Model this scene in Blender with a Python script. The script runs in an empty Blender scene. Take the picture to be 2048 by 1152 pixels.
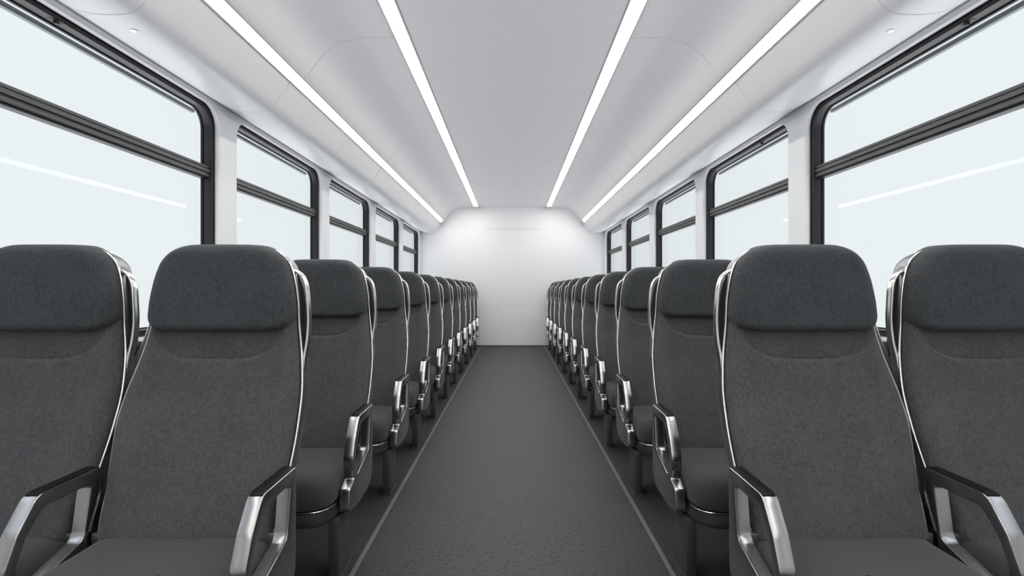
import bpy, bmesh, math
import numpy as np
from mathutils import Vector, Matrix

S = bpy.context.scene
C = S.collection
PI = math.pi
CAM_H = 1.12
F_PX = 1050.0
WALL_X = 1.82
Y_BACK = 10.40
Y_REAR = -2.7
PITCH = 0.843
N_ROWS = 11

# ------------------------------------------------------------------ materials
def mat(name, col=(.8, .8, .8), rough=.5, metal=0.0, spec=.5):
    m = bpy.data.materials.new(name)
    m.use_nodes = True
    b = m.node_tree.nodes['Principled BSDF']
    b.inputs['Base Color'].default_value = (*col, 1)
    b.inputs['Roughness'].default_value = rough
    b.inputs['Metallic'].default_value = metal
    b.inputs['Specular IOR Level'].default_value = spec
    return m

def nd(m, t, **kw):
    n = m.node_tree.nodes.new(t)
    for k, v in kw.items():
        setattr(n, k, v)
    return n

def ln(m, a, b):
    m.node_tree.links.new(a, b)

def bump_noise(m, scale, strength, dist=.001, detail=2, rough_var=0, coord='Object'):
    b = m.node_tree.nodes['Principled BSDF']
    tc = nd(m, 'ShaderNodeTexCoord')
    n = nd(m, 'ShaderNodeTexNoise')
    n.inputs['Scale'].default_value = scale
    n.inputs['Detail'].default_value = detail
    ln(m, tc.outputs[coord], n.inputs['Vector'])
    bp = nd(m, 'ShaderNodeBump')
    bp.inputs['Strength'].default_value = strength
    bp.inputs['Distance'].default_value = dist
    ln(m, n.outputs['Fac'], bp.inputs['Height'])
    ln(m, bp.outputs['Normal'], b.inputs['Normal'])
    if rough_var:
        r0 = b.inputs['Roughness'].default_value
        mr = nd(m, 'ShaderNodeMapRange')
        mr.inputs['To Min'].default_value = r0 - rough_var
        mr.inputs['To Max'].default_value = r0 + rough_var
        ln(m, n.outputs['Fac'], mr.inputs['Value'])
        ln(m, mr.outputs['Result'], b.inputs['Roughness'])
    return m

def fabric(name, c0, c1, cord=False):
    m = mat(name, c0, .9, 0, .25)
    b = m.node_tree.nodes['Principled BSDF']
    b.inputs['Sheen Weight'].default_value = .12
    b.inputs['Sheen Roughness'].default_value = .5
    tc = nd(m, 'ShaderNodeTexCoord')
    # soft cloudy wear
    big = nd(m, 'ShaderNodeTexNoise'); big.inputs['Scale'].default_value = 9; big.inputs['Detail'].default_value = 5
    # streaky threads, two directions
    m1 = nd(m, 'ShaderNodeMapping'); m1.inputs['Scale'].default_value = (300, 60, 60)
    m2 = nd(m, 'ShaderNodeMapping'); m2.inputs['Scale'].default_value = (60, 300, 400)
    t1 = nd(m, 'ShaderNodeTexNoise'); t1.inputs['Scale'].default_value = 1; t1.inputs['Detail'].default_value = 3
    t2 = nd(m, 'ShaderNodeTexNoise'); t2.inputs['Scale'].default_value = 1; t2.inputs['Detail'].default_value = 3
    fine = nd(m, 'ShaderNodeTexNoise'); fine.inputs['Scale'].default_value = 600; fine.inputs['Detail'].default_value = 2
    for s_, t_ in ((m1, t1), (m2, t2)):
        ln(m, tc.outputs['Object'], s_.inputs['Vector']); ln(m, s_.outputs['Vector'], t_.inputs['Vector'])
    ln(m, tc.outputs['Object'], big.inputs['Vector']); ln(m, tc.outputs['Object'], fine.inputs['Vector'])
    add = nd(m, 'ShaderNodeMath', operation='ADD'); ln(m, t1.outputs['Fac'], add.inputs[0]); ln(m, t2.outputs['Fac'], add.inputs[1])
    add2 = nd(m, 'ShaderNodeMath', operation='ADD'); bs = nd(m, 'ShaderNodeMath', operation='MULTIPLY_ADD'); bs.inputs[1].default_value = .4; bs.inputs[2].default_value = .3; ln(m, big.outputs['Fac'], bs.inputs[0]); ln(m, add.outputs[0], add2.inputs[0]); ln(m, bs.outputs[0], add2.inputs[1])
    add3 = nd(m, 'ShaderNodeMath', operation='ADD'); ln(m, add2.outputs[0], add3.inputs[0]); ln(m, fine.outputs['Fac'], add3.inputs[1])
    mr = nd(m, 'ShaderNodeMapRange'); mr.inputs['From Min'].default_value = 1.6; mr.inputs['From Max'].default_value = 2.4
    ln(m, add3.outputs[0], mr.inputs['Value'])
    mix = nd(m, 'ShaderNodeMix', data_type='RGBA')
    mix.inputs[6].default_value = (*c0, 1); mix.inputs[7].default_value = (*c1, 1)
    ln(m, mr.outputs['Result'], mix.inputs[0]); ln(m, mix.outputs[2], b.inputs['Base Color'])
    bp = nd(m, 'ShaderNodeBump'); bp.inputs['Strength'].default_value = .55; bp.inputs['Distance'].default_value = .0012
    last = add3
    if cord:
        w = nd(m, 'ShaderNodeTexWave', wave_type='BANDS', bands_direction='X')
        w.inputs['Scale'].default_value = 70; w.inputs['Distortion'].default_value = .6
        ln(m, tc.outputs['Object'], w.inputs['Vector'])
        last = nd(m, 'ShaderNodeMath', operation='MULTIPLY_ADD'); last.inputs[1].default_value = .45; ln(m, w.outputs['Fac'], last.inputs[0]); ln(m, fine.outputs['Fac'], last.inputs[2])
        mc = nd(m, 'ShaderNodeMath', operation='MULTIPLY_ADD'); mc.inputs[1].default_value = .5; ln(m, last.outputs[0], mc.inputs[0]); mc.inputs[2].default_value = .05; ln(m, mc.outputs[0], mix.inputs[0])
    ln(m, last.outputs[0], bp.inputs['Height']); ln(m, bp.outputs['Normal'], b.inputs['Normal'])
    return m

M = {}
M['panel'] = bump_noise(mat('white_panel', (.84, .845, .855), .34, 0, .5), 30, .02, .002, 2)
M['ceiling'] = bump_noise(mat('ceiling_panel', (.80, .803, .812), .5, 0, .35), 30, .02, .002, 2)
M['wall'] = bump_noise(mat('white_wall', (.86, .863, .87), .5, 0, .4), 40, .03, .002, 2)
M['housing'] = bump_noise(mat('lamp_housing', (.62, .62, .62), .4), 50, .02)
M['black'] = bump_noise(mat('black_rubber', (.014, .014, .015), .42, 0, .4), 60, .15, .001, 2, .05)
M['bar'] = bump_noise(mat('grey_bar', (.075, .075, .078), .38, .2, .5), 90, .1, .001, 2, .05)
M['outer'] = bump_noise(mat('outer_frame', (.20, .22, .24), .5), 60, .1)
M['sill'] = bump_noise(mat('sill_metal', (.42, .42, .43), .32, .75), 40, .05, .001, 2, .05)
M['fab'] = fabric('charcoal_fabric', (.039, .0395, .042), (.101, .103, .107))
M['head'] = fabric('headrest_fabric', (.026, .0285, .031), (.070, .076, .080))
M['cush'] = fabric('cushion_fabric', (.030, .030, .0315), (.088, .088, .091), True)
M['chrome'] = bump_noise(mat('polished_steel', (.68, .66, .64), .17, 1), 25, .0, .0001, 2, .03)
M['steel'] = mat('brushed_steel', (.42, .415, .415), .24, 1)
M['shell'] = bump_noise(mat('shell_metal', (.23, .235, .245), .30, .85), 40, .04, .001, 2, .04)
M['pan'] = bump_noise(mat('pan_metal', (.17, .163, .155), .36, .85), 40, .05, .001, 2, .05)
M['leg'] = bump_noise(mat('leg_metal', (.065, .067, .071), .5, .3), 80, .1, .001, 2, .06)
M['pad'] = bump_noise(mat('arm_pad', (.006, .006, .007), .45, 0, .18), 200, .15, .0006, 2, .04)
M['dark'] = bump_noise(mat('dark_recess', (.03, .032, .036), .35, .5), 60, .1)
M['rail'] = bump_noise(mat('floor_rail', (.19, .19, .195), .42, .4), 60, .1, .001, 2, .06)

def brushed(m):
    b = m.node_tree.nodes['Principled BSDF']
    tc = nd(m, 'ShaderNodeTexCoord'); mp = nd(m, 'ShaderNodeMapping')
    mp.inputs['Scale'].default_value = (900, 30, 30)
    n = nd(m, 'ShaderNodeTexNoise'); n.inputs['Scale'].default_value = 1; n.inputs['Detail'].default_value = 2
    ln(m, tc.outputs['Object'], mp.inputs['Vector']); ln(m, mp.outputs['Vector'], n.inputs['Vector'])
    mr = nd(m, 'ShaderNodeMapRange'); mr.inputs['To Min'].default_value = .21; mr.inputs['To Max'].default_value = .27
    ln(m, n.outputs['Fac'], mr.inputs['Value']); ln(m, mr.outputs['Result'], b.inputs['Roughness'])
brushed(M['steel'])

def emis(name, col, st):
    m = bpy.data.materials.new(name); m.use_nodes = True
    nt = m.node_tree; nt.nodes.clear()
    e = nt.nodes.new('ShaderNodeEmission'); o = nt.nodes.new('ShaderNodeOutputMaterial')
    e.inputs['Color'].default_value = (*col, 1); e.inputs['Strength'].default_value = st
    nt.links.new(e.outputs[0], o.inputs[0])
    return m
M['lamp'] = emis('lamp_diffuser', (1, .985, .97), 17.5)
M['spot'] = emis('spot_lens', (.96, .98, 1), 1.3)

def glass():
    m = bpy.data.materials.new('window_glass'); m.use_nodes = True
    nt = m.node_tree; nt.nodes.clear()
    o = nt.nodes.new('ShaderNodeOutputMaterial'); mx = nt.nodes.new('ShaderNodeMixShader')
    t = nt.nodes.new('ShaderNodeBsdfTransparent'); g = nt.nodes.new('ShaderNodeBsdfGlossy')
    fr = nt.nodes.new('ShaderNodeFresnel'); fr.inputs['IOR'].default_value = 1.25
    t.inputs['Color'].default_value = (.965, .99, .99, 1)
    g.inputs['Roughness'].default_value = .02
    g.inputs['Color'].default_value = (.35, .38, .42, 1)
    ge = nt.nodes.new('ShaderNodeNewGeometry'); mu = nt.nodes.new('ShaderNodeMath'); mu.operation = 'MULTIPLY_ADD'
    mu.inputs[1].default_value = -1; mu.inputs[2].default_value = 1; m2 = nt.nodes.new('ShaderNodeMath'); m2.operation = 'MULTIPLY'
    nt.links.new(ge.outputs['Backfacing'], mu.inputs[0]); nt.links.new(mu.outputs[0], m2.inputs[0]); nt.links.new(fr.outputs[0], m2.inputs[1])
    nt.links.new(m2.outputs[0], mx.inputs[0]); nt.links.new(t.outputs[0], mx.inputs[1]); nt.links.new(g.outputs[0], mx.inputs[2])
    nt.links.new(mx.outputs[0], o.inputs[0])
    return m
M['glass'] = glass()

def floor_mat():
    m = mat('rubber_floor', (.045, .045, .047), .5, 0, .32)
    b = m.node_tree.nodes['Principled BSDF']
    tc = nd(m, 'ShaderNodeTexCoord')
    def grains(rot, off, sc, lo, hi, keep):
        mp = nd(m, 'ShaderNodeMapping')
        mp.inputs['Rotation'].default_value = (0, 0, rot)
        mp.inputs['Location'].default_value = off
        mp.inputs['Scale'].default_value = sc
        v = nd(m, 'ShaderNodeTexVoronoi', voronoi_dimensions='2D', feature='F1')
        v.inputs['Scale'].default_value = 1; v.inputs['Randomness'].default_value = .6
        ln(m, tc.outputs['Object'], mp.inputs['Vector']); ln(m, mp.outputs['Vector'], v.inputs['Vector'])
        r = nd(m, 'ShaderNodeMapRange', interpolation_type='SMOOTHSTEP')
        r.inputs['From Min'].default_value = hi; r.inputs['From Max'].default_value = lo
        ln(m, v.outputs['Distance'], r.inputs['Value'])
        sp = nd(m, 'ShaderNodeSeparateColor'); ln(m, v.outputs['Color'], sp.inputs[0])
        gt = nd(m, 'ShaderNodeMath', operation='LESS_THAN'); gt.inputs[1].default_value = keep
        ln(m, sp.outputs[0], gt.inputs[0])
        mu = nd(m, 'ShaderNodeMath', operation='MULTIPLY'); ln(m, r.outputs[0], mu.inputs[0]); ln(m, gt.outputs[0], mu.inputs[1])
        return mu
    up1 = grains(.65, (0, 0, 0), (30, 46, 1), .07, .17, .35)
    up2 = grains(-.65, (3.3, 1.7, 0), (30, 46, 1), .07, .17, .35)
    pit = grains(.2, (7.1, 4.2, 0), (25, 34, 1), .07, .15, .5)
    mx = nd(m, 'ShaderNodeMath', operation='MAXIMUM'); ln(m, up1.outputs[0], mx.inputs[0]); ln(m, up2.outputs[0], mx.inputs[1])
    sb = nd(m, 'ShaderNodeMath', operation='SUBTRACT'); ln(m, mx.outputs[0], sb.inputs[0]); ln(m, pit.outputs[0], sb.inputs[1])
    n = nd(m, 'ShaderNodeTexNoise'); n.inputs['Scale'].default_value = 260; n.inputs['Detail'].default_value = 2
    ln(m, tc.outputs['Object'], n.inputs['Vector'])
    mul = nd(m, 'ShaderNodeMath', operation='MULTIPLY_ADD'); mul.inputs[1].default_value = .3
    ln(m, n.outputs['Fac'], mul.inputs[0]); ln(m, sb.outputs[0], mul.inputs[2])
    bp = nd(m, 'ShaderNodeBump'); bp.inputs['Strength'].default_value = .9; bp.inputs['Distance'].default_value = .0022
    ln(m, mul.outputs[0], bp.inputs['Height']); ln(m, bp.outputs['Normal'], b.inputs['Normal'])
    mix = nd(m, 'ShaderNodeMix', data_type='RGBA')
    mix.inputs[6].default_value = (.026, .026, .028, 1); mix.inputs[7].default_value = (.042, .042, .045, 1)
    ln(m, n.outputs['Fac'], mix.inputs[0])
    mi2 = nd(m, 'ShaderNodeMix', data_type='RGBA'); mi2.inputs[7].default_value = (.010, .010, .011, 1)
    ln(m, pit.outputs[0], mi2.inputs[0]); ln(m, mix.outputs[2], mi2.inputs[6])
    ln(m, mi2.outputs[2], b.inputs['Base Color'])
    return m
M['floor'] = floor_mat()

# ------------------------------------------------------------------ helpers
def link_mesh(name, me, m, parent=None, smooth=35):
    if smooth:
        for p in me.polygons: p.use_smooth = True
        me.set_sharp_from_angle(angle=math.radians(smooth))
    me.materials.clear(); me.materials.append(m)
    o = bpy.data.objects.new(name, me); C.objects.link(o)
    if parent: o.parent = parent
    return o

def from_data(name, V, Fc, m, parent=None, smooth=35):
    me = bpy.data.meshes.new(name)
    me.from_pydata([tuple(v) for v in V], [], Fc); me.update()
    bm = bmesh.new(); bm.from_mesh(me); bmesh.ops.recalc_face_normals(bm, faces=bm.faces[:]); bm.to_mesh(me); bm.free()
    return link_mesh(name, me, m, parent, smooth)

def box_bm(bm, x0, x1, y0, y1, z0, z1, bev=0, seg=2):
    r = bmesh.ops.create_cube(bm, size=1)
    vs = r['verts']
    for v in vs:
        v.co = Vector(((x0+x1)/2 + v.co.x*abs(x1-x0), (y0+y1)/2 + v.co.y*abs(y1-y0), (z0+z1)/2 + v.co.z*abs(z1-z0)))
    if bev:
        es = list({e for v in vs for e in v.link_edges})
        bmesh.ops.bevel(bm, geom=es, offset=bev, segments=seg, affect='EDGES', profile=.5)

def box(name, x0, x1, y0, y1, z0, z1, m, parent=None, bev=0, seg=2):
    bm = bmesh.new(); box_bm(bm, x0, x1, y0, y1, z0, z1, bev, seg)
    me = bpy.data.meshes.new(name); bm.to_mesh(me); bm.free()
    return link_mesh(name, me, m, parent)

def solid(name, loops, depth, bevel, mx, m, parent=None, res=2):
    """loops in 2D (outline + holes), thickened symmetrically by depth, rounded by bevel, mapped by matrix mx"""
    cu = bpy.data.curves.new('tmp', 'CURVE'); cu.dimensions = '2D'; cu.fill_mode = 'BOTH'
    for L in loops:
        sp = cu.splines.new('POLY'); sp.points.add(len(L)-1)
        for p, q in zip(sp.points, L): p.co = (q[0], q[1], 0, 1)
        sp.use_cyclic_u = True
    cu.extrude = max(depth/2 - bevel, 0.0001); cu.bevel_depth = bevel; cu.bevel_resolution = res; cu.offset = -bevel
    to = bpy.data.objects.new('tmp', cu); C.objects.link(to)
    dg = bpy.context.evaluated_depsgraph_get(); dg.update()
    me = bpy.data.meshes.new_from_object(to.evaluated_get(dg))
    bpy.data.objects.remove(to); bpy.data.curves.remove(cu)
    me.name = name
    bm = bmesh.new(); bm.from_mesh(me)
    bmesh.ops.remove_doubles(bm, verts=bm.verts[:], dist=1e-5)
    bm.transform(mx); bmesh.ops.recalc_face_normals(bm, faces=bm.faces[:]); bm.to_mesh(me); bm.free()
    return link_mesh(name, me, m, parent, 30)

# curve (a,b) -> world (x=const, y=a, z=b)
def YZ(x): return Matrix(((0, 0, 1, x), (1, 0, 0, 0), (0, 1, 0, 0), (0, 0, 0, 1)))

def fillet(pts, rad, n=6):
    out = []; N = len(pts)
    for i in range(N):
        p = Vector(pts[i]); a = Vector(pts[i-1]); b = Vector(pts[(i+1) % N])
        r = rad[i] if isinstance(rad, (list, tuple)) else rad
        d0 = (a-p).normalized(); d1 = (b-p).normalized()
        ang = d0.angle(d1)
        if r <= 0 or ang > PI-.02: out.append(tuple(p)); continue
        t = min(r/math.tan(ang/2), .48*(a-p).length, .48*(b-p).length)
        q0 = p+d0*t; q1 = p+d1*t
        for k in range(n+1):
            s = k/n
            q = q0*(1-s)**2 + p*2*s*(1-s) + q1*s*s
            out.append(tuple(q))
    return out

def rrect(a0, a1, b0, b1, r, n=8):
    out = []
    for cx, cy, s in ((a1-r, b1-r, 0), (a0+r, b1-r, 1), (a0+r, b0+r, 2), (a1-r, b0+r, 3)):
        for k in range(n+1):
            t = (s + k/n)*PI/2
            out.append((cx + r*math.cos(t), cy + r*math.sin(t)))
    return out

def tube(name, pts, r, m, parent=None, seg=8, closed=False, flat=None):
    """swept tube; flat=(half_a, half_b) uses a rounded strap section instead (a: along the global Y axis)"""
    P = [Vector(p) for p in pts]; n = len(P); V = []; Fc = []
    for i, p in enumerate(P):
        if closed: t = (P[(i+1) % n]-P[i-1]).normalized()
        else: t = (P[min(i+1, n-1)]-P[max(i-1, 0)]).normalized()
        up = Vector((0, 1, 0)) if abs(t.y) < .95 else Vector((0, 0, 1))
        a = (up - t*up.dot(t)).normalized(); b = t.cross(a)
        for k in range(seg):
            th = 2*PI*k/seg
            c, s = math.cos(th), math.sin(th)
            if flat:
                e = .5
                c = math.copysign(abs(c)**e, c); s = math.copysign(abs(s)**e, s)
                V.append(p + a*c*flat[0] + b*s*flat[1])
            else: V.append(p + a*c*r + b*s*r)
    m_ = n if closed else n-1
    for i in range(m_):
        j = (i+1) % n
        for k in range(seg):
            l = (k+1) % seg
            Fc.append((i*seg+k, i*seg+l, j*seg+l, j*seg+k))
    if not closed:
        Fc.append(tuple(range(seg))); Fc.append(tuple((n-1)*seg+k for k in range(seg)))
    return from_data(name, V, Fc, m, parent, 50)

def crom(xs, ys, q):
    """smooth (Catmull-Rom / Hermite) interpolation of a table"""
    xs = list(xs); ys = list(ys)
    if q <= xs[0]: return ys[0]
    if q >= xs[-1]: return ys[-1]
    i = max(k for k in range(len(xs)-1) if xs[k] <= q)
    def sl(k):
        if k == 0: return (ys[1]-ys[0])/(xs[1]-xs[0])
        if k == len(xs)-1: return (ys[-1]-ys[-2])/(xs[-1]-xs[-2])
        return (ys[k+1]-ys[k-1])/(xs[k+1]-xs[k-1])
    h = xs[i+1]-xs[i]; t = (q-xs[i])/h
    return ((2*t**3-3*t**2+1)*ys[i] + (t**3-2*t**2+t)*h*sl(i) + (-2*t**3+3*t**2)*ys[i+1] + (t**3-t**2)*h*sl(i+1))

def ss(a, b, x):
    t = min(max((x-a)/(b-a), 0), 1); return t*t*(3-2*t)

def tag(o, label=None, cat=None, group=None, kind=None):
    if label: o['label'] = label
    if cat: o['category'] = cat
    if group: o['group'] = group
    if kind: o['kind'] = kind
    return o

def empty(name, loc):
    o = bpy.data.objects.new(name, None); C.objects.link(o); o.location = loc; o.empty_display_size = .1
    return o

# ------------------------------------------------------------------ the shell of the coach
def loft(name, prof, seams, m, thick=.02, outward=None, g=.0042, depth=.009, y0=Y_REAR, y1=Y_BACK):
    """panel with section prof [(x,z)..] running along Y, with real grooves at the seam depths"""
    P = [Vector(p) for p in prof]; n = len(P); N = []
    for i in range(n):
        t = (P[min(i+1, n-1)]-P[max(i-1, 0)]).normalized()
        nn = Vector((-t.y, t.x))
        if nn.dot(Vector(outward)) < 0: nn = -nn
        N.append(nn)
    ys = [(y0, 0)]
    for s in sorted(seams):
        ys += [(s-g, 0), (s-g*.6, depth), (s+g*.6, depth), (s+g, 0)]
    ys.append((y1, 0))
    V = []; Fc = []; R = 2*n
    for (y, d) in ys:
        for i in range(n): q = P[i]+N[i]*d; V.append((q.x, y, q.y))
        for i in range(n-1, -1, -1): q = P[i]+N[i]*thick; V.append((q.x, y, q.y))
    for j in range(len(ys)-1):
        for k in range(R):
            l = (k+1) % R
            Fc.append((j*R+k, j*R+l, (j+1)*R+l, (j+1)*R+k))
    Fc.append(tuple(range(R))); Fc.append(tuple((len(ys)-1)*R+k for k in range(R)))
    return from_data(name, V, Fc, m, None, 28)

H = CAM_H
CZ = H + 1.62
# floor with wear layer
tag(box('floor', -2.0, 2.0, Y_REAR-.06, Y_BACK+.06, -.05, 0, M['floor']), 'dark grey rubber floor with raised grains along the aisle', 'floor', kind='structure')
# flat middle of the ceiling and the strips between it and the coves
XI0, XI1 = .656, .759
def flat(name, x0, x1, seams, label):
    n = 12
    pr = [(x0+(x1-x0)*k/n, CZ) for k in range(n+1)]
    return tag(loft(name, pr, seams, M['ceiling'], outward=(0, 1)), label, 'ceiling', kind='structure')
flat('ceiling', -XI0+.004, XI0-.004, (4.28, 6.55, 8.1, 2.0, -.3), 'flat pale grey ceiling panel between the two inner light strips')

cove_tab = [(.763, CZ), (.95, CZ), (1.03, H+1.608), (1.10, H+1.587), (1.165, H+1.554), (1.215, H+1.513), (1.255, H+1.467), (1.288, H+1.422), (1.316, H+1.386), (1.343, H+1.359)]
bulk_tab = [(1.400, H+1.300), (1.44, H+1.243), (1.488, H+1.17), (1.505, H+1.149), (1.53, H+1.130), (1.565, H+1.119), (1.62, H+1.115), (1.70, H+1.119), (1.77, H+1.135), (1.80, H+1.148), (1.83, H+1.156)]
def densify(t, n=4):
    out = []
    for i in range(len(t)-1):
        p0 = t[max(i-1, 0)]; p1 = t[i]; p2 = t[i+1]; p3 = t[min(i+2, len(t)-1)]
        for k in range(n):
            s = k/n
            out.append(tuple(.5*((2*p1[c]) + (-p0[c]+p2[c])*s + (2*p0[c]-5*p1[c]+4*p2[c]-p3[c])*s*s + (-p0[c]+3*p1[c]-3*p2[c]+p3[c])*s**3) for c in (0, 1)))
    out.append(t[-1]); return out
sn = {-1: 'left', 1: 'right'}
for k, sd in enumerate((-1, 1)):
    cv = [(sd*x, z) for x, z in densify(cove_tab)]
    o = loft('trim_%d' % (k+1), cv, (1.2, 3.38, 5.6, 6.75, 8.9), M['ceiling'], outward=(sd*.6, 1))
    tag(o, 'curved pale cove panel between the two %s light strips' % sn[sd], 'ceiling panel', kind='structure')
    bk = [(sd*x, z) for x, z in densify(bulk_tab)]
    o = loft('trim_%d' % (k+3), bk, (.98, 2.13, 3.30, 4.46, 5.6, 6.72, 7.86, 9.0), M['panel'], outward=(sd*.6, 1))
    tag(o, 'sloping white panel with rounded underside above the %s windows' % sn[sd], 'wall panel', kind='structure')

# light strips
def ceiling_strip(p0, p1, sd, label, nrm):
    """strip whose section runs p0->p1; nrm points out of the room"""
    a = Vector(p0); b = Vector(p1); nv = Vector(nrm).normalized(); t = (b-a).normalized()
    root = empty('ceiling_light', ((a.x+b.x)/2, 0, (a.y+b.y)/2))
    off = Vector(((a.x+b.x)/2, (a.y+b.y)/2))
    tag(root, label, 'ceiling light', 'linear light strips along the ceiling')
    def bar(name, s0, s1, d0, d1, m, y0=Y_REAR+.01, y1=Y_BACK-.012):
        q = [a+t*s0+nv*d0-off, a+t*s1+nv*d0-off, a+t*s1+nv*d1-off, a+t*s0+nv*d1-off]
        V = [(p.x, y, p.y) for y in (y0, y1) for p in q]
        Fc = [(0, 1, 2, 3), (4, 5, 6, 7)]+[(k, (k+1) % 4, 4+(k+1) % 4, 4+k) for k in range(4)]
        return from_data(name, V, Fc, m, root, 0)
    L = (b-a).length
    ye = Y_BACK-.30
    nn = 10; sec = []
    for k in range(nn+1):
        u = -1+2*k/nn; sec.append((L/2+u*(L/2-.008), .004-.010*math.sqrt(max(1-u*u, 0))**.8))
    sec += [(L-.008, .012), (.008, .012)]
    V = []; ns = len(sec)
    for y in (Y_REAR+.11, ye):
        for (s_, d_) in sec:
            q = a+t*s_+nv*d_-off; V.append((q.x, y, q.y))
    Fc = [tuple(range(ns)), tuple(range(ns, 2*ns))]+[(k, (k+1) % ns, ns+(k+1) % ns, ns+k) for k in range(ns)]
    from_data('diffuser', V, Fc, M['lamp'], root, 40)
    bar('spill_cap', -.001, L+.001, -.022, .013, M['housing'], ye, Y_BACK-.004)  # added cover, shields the end wall from the lamp's hot spot
    h = bar('housing', -.012, L+.012, .012, .03, M['housing'])
    for s0, s1 in ((-.001, .008), (L-.008, L+.001)):
        bar('housing_lip', s0, s1, -.0035, .014, M['housing'])
for sd in (-1, 1):
    ceiling_strip((sd*XI0, CZ), (sd*XI1, CZ), sd, 'bright white linear light, the inner one %s of the ceiling centre' % sn[sd], (0, 1))
    ceiling_strip((sd*1.345, H+1.357), (sd*1.398, H+1.303), sd, 'bright white linear light, the outer one above the %s windows' % sn[sd], (sd*1, 1))

# small round downlights in the underside
for sd in (-1, 1):
    root = empty('downlight', (sd*1.63, 2.26, H+1.113))
    tag(root, 'small round white downlight in the panel above the %s front window' % sn[sd], 'downlight', 'small downlights over the windows')
    for nm, r0, r1, z0, z1, m in (('rim', .0, .016, -.0012, .012, 'panel'), ('lens', 0, .012, -.002, 0, 'spot')):
        bm = bmesh.new(); bmesh.ops.create_cone(bm, cap_ends=True, segments=28, radius1=r1*.9, radius2=r1, depth=z1-z0, matrix=Matrix.Translation((0, 0, (z0+z1)/2)))
        me = bpy.data.meshes.new(nm); bm.to_mesh(me); bm.free(); link_mesh(nm, me, M[m], root)

# side walls with rounded window openings
BAY = 1.758
W_TOP, W_BOT = H+1.125, H-.235
spans = [(3.475-BAY+BAY*k, 3.272+BAY*k) for k in range(-2, 5)]
for sd in (-1, 1):
    loops = [[(Y_REAR-.05, 0), (Y_BACK+.05, 0), (Y_BACK+.05, H+1.40), (Y_REAR-.05, H+1.40)]]
    for a, b in spans: loops.append(rrect(a, b, W_BOT, W_TOP, .13, 10))
    o = solid('wall_'+sn[sd], loops, .042, .014, YZ(sd*(WALL_X+.021)), M['wall'], res=4)
    tag(o, 'white %s side wall with pillars between the rounded windows' % sn[sd], 'wall', kind='structure')
    # wainscot + sill
    o = box('baseboard_'+sn[sd], sd*1.816, sd*1.83, Y_REAR, Y_BACK, 0, W_BOT-.052, M['wall'], None, .004)
    tag(o, 'white lower panel under the %s window sill' % sn[sd], 'wall panel', kind='structure')
    o = solid('trim_%d' % (5+(sd > 0)), [fillet([(sd*1.802, W_BOT-.05), (sd*1.825, W_BOT-.05), (sd*1.825, W_BOT+.002), (sd*1.815, W_BOT+.002), (sd*1.802, W_BOT-.018)], [.006, 0, 0, .004, .01])],
              Y_BACK-Y_REAR, .0008, Matrix(((1, 0, 0, 0), (0, 0, 1, (Y_BACK+Y_REAR)/2), (0, 1, 0, 0), (0, 0, 0, 1))), M['sill'], res=0)
    tag(o, 'grey metal sill running below the %s windows' % sn[sd], 'window sill', kind='structure')

# windows
order = ['nearest', 'second', 'third', 'fourth', 'fifth and farthest']
num = 0
for sd in (-1, 1):
    for k, (a, b) in enumerate(spans):
        num += 1
        cy = (a+b)/2
        root = empty('window_%d' % num, (sd*1.88, cy, W_BOT))
        vis = k-2
        lab = ('%s window from the camera in the %s wall, black frame and grey bar' % (order[vis], sn[sd])) if vis >= 0 else \
              'window in the %s wall, %s behind the camera' % (sn[sd], 'just' if vis == -1 else 'farther')
        tag(root, lab, 'window', kind='structure')
        ha = (b-a)/2; zt = W_TOP-W_BOT
        sx = lambda x: sd*(x-1.88)
        # black gasket frame
        solid('frame', [rrect(-ha-.012, ha+.012, -.012, zt+.012, .135, 10), rrect(-ha+.024, ha-.024, .032, zt-.020, .115, 10)], .055, .006, YZ(sx(1.888)), M['black'], root, 2)
        # thinner inner bead on the frame
        solid('frame_bead', [rrect(-ha+.016, ha-.016, .024, zt-.012, .118, 10), rrect(-ha+.030, ha-.030, .038, zt-.026, .108, 10)], .014, .003, YZ(sx(1.921)), M['black'], root, 1)
        # outer grey frame beyond the glass
        box('outer_top_rail', sx(1.962), sx(1.985), -ha+.03, ha-.03, zt-.034, zt-.012, M['outer'], root, .003)
        # sliding bar: stepped section
        c = H+.728-W_BOT
        bm = bmesh.new()
        for (x0, x1, z0, z1) in ((1.880, 1.925, c-.034, c+.034), (1.874, 1.90, c-.034, c-.016), (1.870, 1.90, c-.008, c+.012), (1.876, 1.90, c+.018, c+.034)):
            box_bm(bm, sx(x0), sx(x1), -ha+.012, ha-.012, z0, z1, .0025, 1)
        me = bpy.data.meshes.new('bar'); bm.to_mesh(me); bm.free(); link_mesh('bar', me, M['bar'], root)
        box('bar_lower_edge', sx(1.888), sx(1.93), -ha+.012, ha-.012, c-.043, c-.033, M['black'], root, .002, 1)
        # panes
        solid('upper_pane', [rrect(-ha+.014, ha-.014, c-.02, zt-.004, .10, 8)], .005, .001, YZ(sx(1.918)), M['glass'], root, 0)
        solid('lower_pane', [rrect(-ha+.014, ha-.014, .02, c+.01, .05, 8)], .005, .001, YZ(sx(1.932)), M['glass'], root, 0)
        lat = {(-1, 0): 2.16, (1, 0): 2.17, (1, 1): 3.95}.get((sd, vis))
        if lat:
            bm = bmesh.new()
            box_bm(bm, sx(1.872), sx(1.892), lat-cy-.03, lat-cy+.03, zt-.022, zt-.006, .003)
            box_bm(bm, sx(1.868), sx(1.886), lat-cy-.008, lat-cy+.008, zt-.034, zt-.014, .003)
            me = bpy.data.meshes.new('latch'); bm.to_mesh(me); bm.free(); link_mesh('latch', me, M['black'], root)

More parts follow.
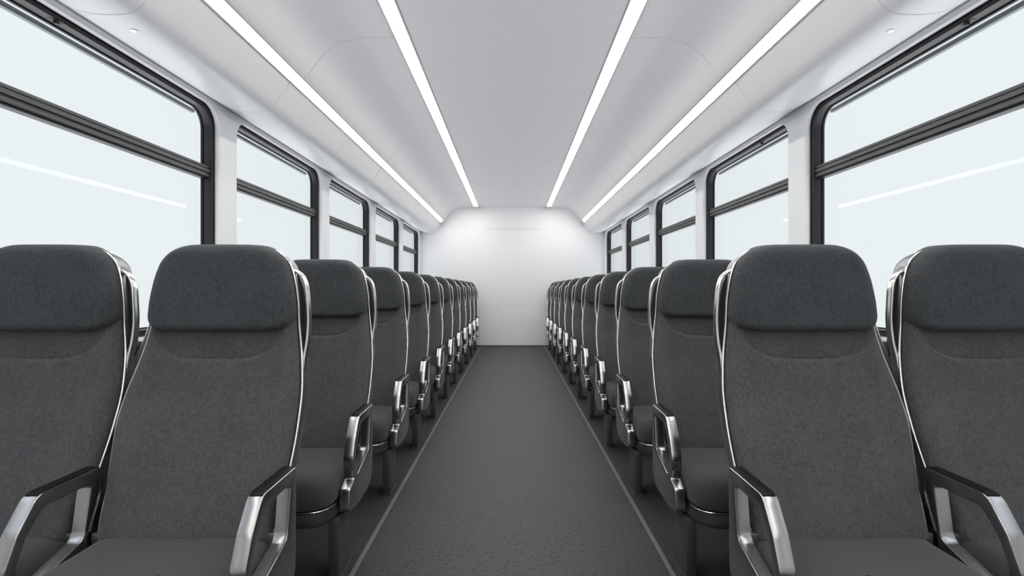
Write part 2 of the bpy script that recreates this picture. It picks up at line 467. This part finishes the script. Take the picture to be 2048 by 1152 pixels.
# end walls: far wall made of three stacked panels with real joints
def end_wall(name, y0, y1, seams, slot, label):
    bm = bmesh.new(); z = [0.0]+sorted(seams)+[H+1.75]
    face = y0
    box_bm(bm, -1.9, 1.9, y0+.006, y1, -.02, H+1.75)
    for i in range(len(z)-1):
        a = z[i]+(.003 if i else 0); b = z[i+1]-(.003 if i < len(z)-2 else 0)
        box_bm(bm, -1.9, 1.9, y0, y0+.02, a, b, .0015, 1)
    me = bpy.data.meshes.new(name); bm.to_mesh(me); bm.free()
    return tag(link_mesh(name, me, M['wall'], None, 30), label, 'wall', kind='structure')
end_wall('wall_back', Y_BACK, Y_BACK+.06, (H-.355, H+1.245), True, 'plain white end wall closing the coach at the far end')
tag(box('wall_front', -1.9, 1.9, Y_REAR-.08, Y_REAR, -.02, H+1.75, M['wall']), 'plain white end wall behind the camera', 'wall', kind='structure')
tag(box('trim_7', -.56, .56, Y_BACK-.004, Y_BACK+.002, H+1.188, H+1.197, M['housing'], None, .001, 1), 'thin recessed strip across the upper part of the end wall', 'trim', kind='structure')
# floor joint rails
for sd in (-1, 1):
    tag(box('trim_%d' % (8+(sd > 0)), sd*.620, sd*.640, Y_REAR, Y_BACK-.001, 0.0, .004, M['rail'], None, .0015, 1), 'thin grey floor strip beside the %s seat legs' % sn[sd], 'floor strip', kind='structure')
tag(box('baseboard_back', -1.8, 1.8, Y_BACK-.012, Y_BACK, 0, .018, M['pan'], None, .002), 'dark base strip at the foot of the end wall', 'baseboard', kind='structure')

# ------------------------------------------------------------------ the seat
HT = [.38, .45, .52, .60, .70, .79, .90, 1.0, 1.09, 1.19, 1.27]
YT = [-.085, -.062, -.03, .005, .05, .088, .122, .138, .143, .150, .156]
def yb(h): return crom(HT, YT, h)
WH = [.36, .42, .52, .60, .70, .79, .86, .93, 1.01, 1.09, 1.17, 1.27]
WT = [.238, .245, .255, .265, .274, .271, .260, .247, .233, .226, .210, .172]
def wd(h): return crom(WH, WT, h)

def xs(h): return -.011*math.exp(-((h-.74)/(.12 if h < .74 else .19))**2)   # the waist leans away from the aisle

def upper_corner(h, htop, r):
    """narrowing of the outline near its top edge (rounded corner radius r)"""
    d = htop-h
    if d >= r: return 0
    return r - math.sqrt(max(r*r-(r-d)**2, 0))

def rows_mesh(name, rows, yfun, back, m, parent, cols=44, A=1):
    """rows: [(h, w)]; yfun(x,h,w)->y front; closed to the back by offset"""
    V = []; Fc = []
    us = [math.sin(PI/2*(-1+2*k/cols)) for k in range(cols+1)]
    us = [.55*u+.45*(-1+2*k/cols) for k, u in enumerate(us)]
    n = cols+1
    for h, w in rows:
        for u in us: V.append((u*w+A*xs(h), yfun(u*w, h, w), h))
    R = len(rows)
    for j in range(R-1):
        for k in range(cols):
            Fc.append((j*n+k, j*n+k+1, (j+1)*n+k+1, (j+1)*n+k))
    # boundary loop
    loop = [k for k in range(n)] + [j*n+cols for j in range(1, R)] + [(R-1)*n+k for k in range(cols-1, -1, -1)] + [j*n for j in range(R-2, 0, -1)]
    base = len(V)
    for i in loop:
        x, y, h = V[i]; V.append((A*xs(h)+(x-A*xs(h))*.995, yb(h)+back, h))
    L = len(loop)
    for i in range(L):
        j = (i+1) % L
        Fc.append((loop[i], base+i, base+j, loop[j]))
    # back grid (rows straight across)
    idx = {l: base+i for i, l in enumerate(loop)}
    for j in range(R-1):
        if j == 0:
            pass
        a, b = idx[j*n], idx[j*n+cols]; c, d = idx[(j+1)*n+cols], idx[(j+1)*n]
        if j == 0:
            Fc.append(tuple([idx[k] for k in range(n)]+[c, d]))
        elif j == R-2:
            Fc.append(tuple([a, b]+[idx[(R-1)*n+k] for k in range(cols, -1, -1)]))
        else: Fc.append((a, b, c, d))
    return from_data(name, V, Fc, m, parent, 60)

def roll(d, R):
    return 0 if d >= R else R - math.sqrt(max(R*R-(R-d)**2, 0))

def make_seat(sd):
    """sd=-1: seat left of the aisle (aisle side +x); sd=1 mirrored"""
    root = empty('coach_seat', (0, 0, 0)); A = -sd
    # --- backrest cushion
    rows = []; h = .40; 
    for k in range(170):
        hh = .40 + (1.06-.40)*k/169
        rows.append((hh, wd(hh)))
    def yf(x, h, w):
        u = x/w
        y = yb(h) - .012*(1-u*u)
        y += roll(w-abs(x), .034)*.9
        y += roll(h-.40, .025)
        # side bolsters
        y -= .008*math.exp(-((abs(u)-.80)/.10)**2)*ss(.45, .6, h)*(1-ss(.88, .98, h))
        # smile seam: yoke above the seam lies lower
        ax = abs(x); ha = .895 + .060*(ax/.195)**4 if ax < .235 else 2
        fade = 1-ss(.175, .215, ax)
        d = h-ha
        y += .014*ss(-.002, .008, d)*fade*(1-.5*ss(.0, .10, d))
        y += .010*math.exp(-((d-.002)/.0045)**2)*fade
        return y
    rows_mesh('backrest', rows, yf, .05, M['fab'], root, 56, A)
    # --- headrest
    rows = []; ht, hb = 1.266, .990
    hs = [hb+(hb+.055-hb)*(1-math.cos(PI/2*k/10)) for k in range(11)] + [hb+.055+(ht-.06-hb-.055)*k/26 for k in range(1, 26)] + [ht-.06+.06*math.sin(PI/2*k/12) for k in range(13)]
    for hh in hs:
        w = wd(hh)+.004
        w -= upper_corner(hh, ht, .07)
        d = hh-hb
        if d < .05: w -= .05-math.sqrt(max(.05**2-(.05-d)**2, 0))
        rows.append((hh, w))
    def yh(x, h, w):
        u = x/w; y = yb(h)-.026-.012*(1-u*u)
        y += roll(w-abs(x), .040)*.95
        y += roll(h-hb, .022)*.9
        y += roll(ht-h, .035)*.9
        return y
    rows_mesh('headrest', rows, yh, .05, M['head'], root, 56, A)
    # --- hard shell behind
    def shell_rows(ex, h0, h1):
        r = []
        for k in range(46):
            t = k/45
            hh = h0+(h1-h0)*math.sin(PI/2*t)**1.0 if t > .5 else h0+(h1-h0)*t*math.sin(PI/4)/.5
            w = wd(hh)+ex-upper_corner(hh, h1, .062)
            r.append((hh, w))
        return r
    V = []; Fc = []; rw = shell_rows(.010, .34, 1.250); cols = 30; n = cols+1
    # front plate slightly behind fabric, back surface rounded
    for side in (0, 1):
        for h, w in rw:
            for k in range(n):
                u = -math.cos(PI*k/cols); x = u*w
                if side == 0: y = yb(h)+.040
                else: y = yb(h)+.125 - roll(w-abs(x), .055)*.95 - roll(1.250-h, .05)*.9 - roll(h-.34, .03)*.8
                V.append((x+A*xs(h), y, h))
    R = len(rw); o2 = R*n
    for j in range(R-1):
        for k in range(cols):
            q = (j*n+k, j*n+k+1, (j+1)*n+k+1, (j+1)*n+k)
            Fc.append(q); Fc.append(tuple(o2+i for i in reversed(q)))
    loop = [k for k in range(n)] + [j*n+cols for j in range(1, R)] + [(R-1)*n+k for k in range(cols-1, -1, -1)] + [j*n for j in range(R-2, 0, -1)]
    for i in range(len(loop)):
        a, b = loop[i], loop[(i+1) % len(loop)]
        Fc.append((a, o2+a, o2+b, b))
    from_data('back_shell', V, Fc, M['shell'], root, 40)
    # --- polished bead around the shell's front edge
    half = [(wd(hh)+.0075-upper_corner(hh, 1.254, .06), hh) for hh in [.40+(1.194-.40)*k/60 for k in range(61)]+[1.194+.06*math.sin(PI/2*k/10) for k in range(1, 11)]]
    path = [(x+A*xs(h), yb(h)+.036, h) for x, h in half] + [(-x+A*xs(h), yb(h)+.036, h) for x, h in reversed(half)]
    tube('edge_trim', path, .0044, M['chrome'], root, 8)
    # --- grab handle on the aisle side
    ctl = [(.200, 1.186), (.222, 1.180), (.243, 1.162), (.256, 1.130), (.2635, 1.07), (.268, 1.01), (.2685, .95), (.2655, .89), (.268, .82), (.272, .75), (.262, .67)]
    pp = densify([(x, h) for x, h in ctl], 6)
    pth = [(A*(x+xs(h)), yb(h)+.050+.02*ss(.92, .72, h), h) for x, h in pp]
    hd = tube('grab_handle', pth, .01, M['chrome'], root, 16, flat=(.0135, .0048))
    # dark recess wall behind the handle
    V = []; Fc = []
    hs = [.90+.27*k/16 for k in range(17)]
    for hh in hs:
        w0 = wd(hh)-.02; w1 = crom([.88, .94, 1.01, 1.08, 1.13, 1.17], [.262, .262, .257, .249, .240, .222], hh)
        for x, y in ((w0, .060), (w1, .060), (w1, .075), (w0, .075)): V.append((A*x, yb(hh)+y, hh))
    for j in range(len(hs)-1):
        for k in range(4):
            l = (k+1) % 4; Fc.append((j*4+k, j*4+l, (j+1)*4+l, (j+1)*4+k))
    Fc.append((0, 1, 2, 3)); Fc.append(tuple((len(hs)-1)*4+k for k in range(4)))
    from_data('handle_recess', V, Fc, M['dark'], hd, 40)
    # --- seat cushion (rings)
    def plan(e=0, N=72):
        """closed plan outline, inset e"""
        pts = []; wx = .256-e; yk = -.27; yf_ = -.457+e; yr = -.035
        for k in range(N+1):
            t = PI*k/N
            c, s = math.cos(t), math.sin(t)
            x = wx*math.copysign(abs(c)**(2/6), c); y = yk+(yf_-yk)*abs(s)**(2/4)
            pts.append((x, y))
        for k in range(1, 7): pts.append((-wx, yk+(yr-e*.3-yk)*k/6))
        for k in range(1, 12): pts.append((-wx+2*wx*k/12, yr-e*.3))
        for k in range(0, 6): pts.append((wx, yr-e*.3+(yk-(yr-e*.3))*k/6))
        return pts
    prof = [(.010, .293), (.003, .300), (.0, .318), (-.001, .345), (.002, .368), (.008, .388), (.018, .403), (.032, .413), (.050, .4185), (.075, .4215), (.105, .423), (.14, .423), (.175, .4225), (.205, .422), (.23, .4215)]
    V = []; Fc = []
    for e, z in prof:
        for x, y in plan(e): V.append((x, y, z))
    n = len(plan())
    for j in range(len(prof)-1):
        for k in range(n):
            l = (k+1) % n; Fc.append((j*n+k, j*n+l, (j+1)*n+l, (j+1)*n+k))
    Fc.append(tuple(range(n))); Fc.append(tuple((len(prof)-1)*n+k for k in range(n)))
    from_data('seat_cushion', V, Fc, M['cush'], root, 60)
    # pan and piping
    V = []; Fc = []
    pr = [(.030, .229), (.007, .232), (.001, .240), (-.001, .255), (-.001, .286), (.012, .292)]
    for e, z in pr:
        for x, y in plan(e): V.append((x, y, z))
    for j in range(len(pr)-1):
        for k in range(n):
            l = (k+1) % n; Fc.append((j*n+k, j*n+l, (j+1)*n+l, (j+1)*n+k))
    Fc.append(tuple(range(n))); Fc.append(tuple((len(pr)-1)*n+k for k in range(n)))
    pan = from_data('seat_pan', V, Fc, M['pan'], root, 40)
    tube('piping', [(x, y, .2915) for x, y in plan(-.001)], .0028, M['chrome'], pan, 6, closed=True)
    # --- armrest on the aisle side: looped profile
    yo = -.007
    out = [(0, .600), (-.205, .597), (-.262, .520), (-.296, .445), (-.292, .400), (-.274, .362), (-.332, .338), (-.347, .252), (-.22, .238), (-.06, .250), (-.004, .300)]
    rad = [.010, .045, .10, .06, .04, .012, .018, .018, .2, .06, .05]
    hole = [(-.036, .562), (-.188, .560), (-.236, .505), (-.266, .440), (-.255, .385), (-.232, .364), (-.062, .415)]
    hr = [.012, .035, .08, .05, .015, .012, .035]
    o1 = fillet([(yo+a, b) for a, b in out], rad, 8); h1 = fillet([(yo+a, b) for a, b in hole], hr, 8)
    xm = A*.2850
    arm = solid('armrest', [o1, h1], .041, .0035, YZ(xm), M['steel'], root, 2)
    padp = [(yo-.004, .594), (yo-.004, .6025), (yo-.188, .6000), (yo-.205, .5945), (yo-.190, .590)]
    solid('arm_pad', [fillet(padp, [0, .003, .02, .001, .02], 6)], .035, .0012, YZ(xm), M['pad'], arm, 1)
    # bracket linking arm and backrest, both sides
    for s in (1, -1):
        bm = bmesh.new(); box_bm(bm, s*.222, s*.262, -.055, -.012, .345, .425, .006)
        me = bpy.data.meshes.new('hinge_bracket'); bm.to_mesh(me); bm.free(); link_mesh('hinge_bracket', me, M['pan'], root)
    # arm carrier under the pan
    box('cross_beam', -.235, .235, -.33, -.28, .204, .232, M['leg'], root, .004)
    # --- legs
    for s, xo in ((A, .250), (-A, .225)):
        lg = box('leg', s*(xo-.020), s*(xo+.020), -.370, -.225, .005, .232, M['leg'], root, .004)
        box('foot_plate', s*(xo-.024), s*(xo+.023), -.374, -.221, 0, .005, M['leg'], lg, .0012, 1)
    return root

def kids(o): return [c for c in bpy.data.objects if c.parent == o]
def copy_tree(o, tree, parent=None):
    c = o.copy(); C.objects.link(c); c.parent = parent
    for ch in tree[o]: copy_tree(ch, tree, c)
    return c
ords = ['first', 'second', 'third', 'fourth', 'fifth', 'sixth', 'seventh', 'eighth', 'ninth', 'tenth', 'eleventh']
for sd in (-1, 1):
    proto = make_seat(sd)
    allp = [proto]+list(proto.children_recursive)
    tree = {o: list(o.children) for o in allp}
    first = True
    for col, cx in (('aisle', .94), ("window", 1.514)):
        for r in range(N_ROWS):
            s = proto if first else copy_tree(proto, tree)
            first = False
            s.location = (sd*cx, 1.55+PITCH*r, 0)
            rowtxt = {0: 'in the front row nearest the camera', N_ROWS-1: 'in the last row against the end wall'}.get(r, 'in the %s row from the camera' % ords[r])
            tag(s, 'charcoal fabric coach seat, %s column, %s side of the aisle, %s' % (col, sn[sd], rowtxt), 'seat', 'coach seats in rows on both sides of the aisle')
            s['label'] = 'charcoal %s seat %s of the aisle %s' % (col, sn[sd], rowtxt)

# ------------------------------------------------------------------ light, camera
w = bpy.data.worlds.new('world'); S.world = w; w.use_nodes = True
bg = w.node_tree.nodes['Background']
# overcast white at horizon; glow added out of view below and overhead lights the interior
nt = w.node_tree
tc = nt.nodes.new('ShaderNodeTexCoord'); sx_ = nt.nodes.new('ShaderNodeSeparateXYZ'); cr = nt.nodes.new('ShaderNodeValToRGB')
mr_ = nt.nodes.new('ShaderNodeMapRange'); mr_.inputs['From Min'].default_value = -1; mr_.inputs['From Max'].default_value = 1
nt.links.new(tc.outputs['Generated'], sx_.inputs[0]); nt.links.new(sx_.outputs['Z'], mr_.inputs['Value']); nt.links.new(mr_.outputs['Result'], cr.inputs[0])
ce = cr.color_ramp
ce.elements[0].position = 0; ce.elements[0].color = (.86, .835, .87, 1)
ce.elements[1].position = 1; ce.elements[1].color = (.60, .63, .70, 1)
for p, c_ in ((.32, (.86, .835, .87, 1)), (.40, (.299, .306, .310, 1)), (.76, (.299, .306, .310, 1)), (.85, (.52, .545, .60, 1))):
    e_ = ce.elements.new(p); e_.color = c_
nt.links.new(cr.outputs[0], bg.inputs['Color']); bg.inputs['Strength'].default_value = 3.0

cam = bpy.data.cameras.new('camera'); co = bpy.data.objects.new('camera', cam); C.objects.link(co)
co.location = (0, 0, H); co.rotation_euler = (PI/2, 0, 0)
cam.sensor_width = 36; cam.lens = 36*F_PX/2048; cam.clip_start = .02; cam.clip_end = 200
cam.shift_y = 3/2048; cam.shift_x = -1/2048
S.camera = co
S.view_settings.view_transform = 'Standard'; S.view_settings.look = 'None'
S.view_settings.gamma = 1; S.view_settings.use_curve_mapping = False
S.view_settings.exposure = 0.0
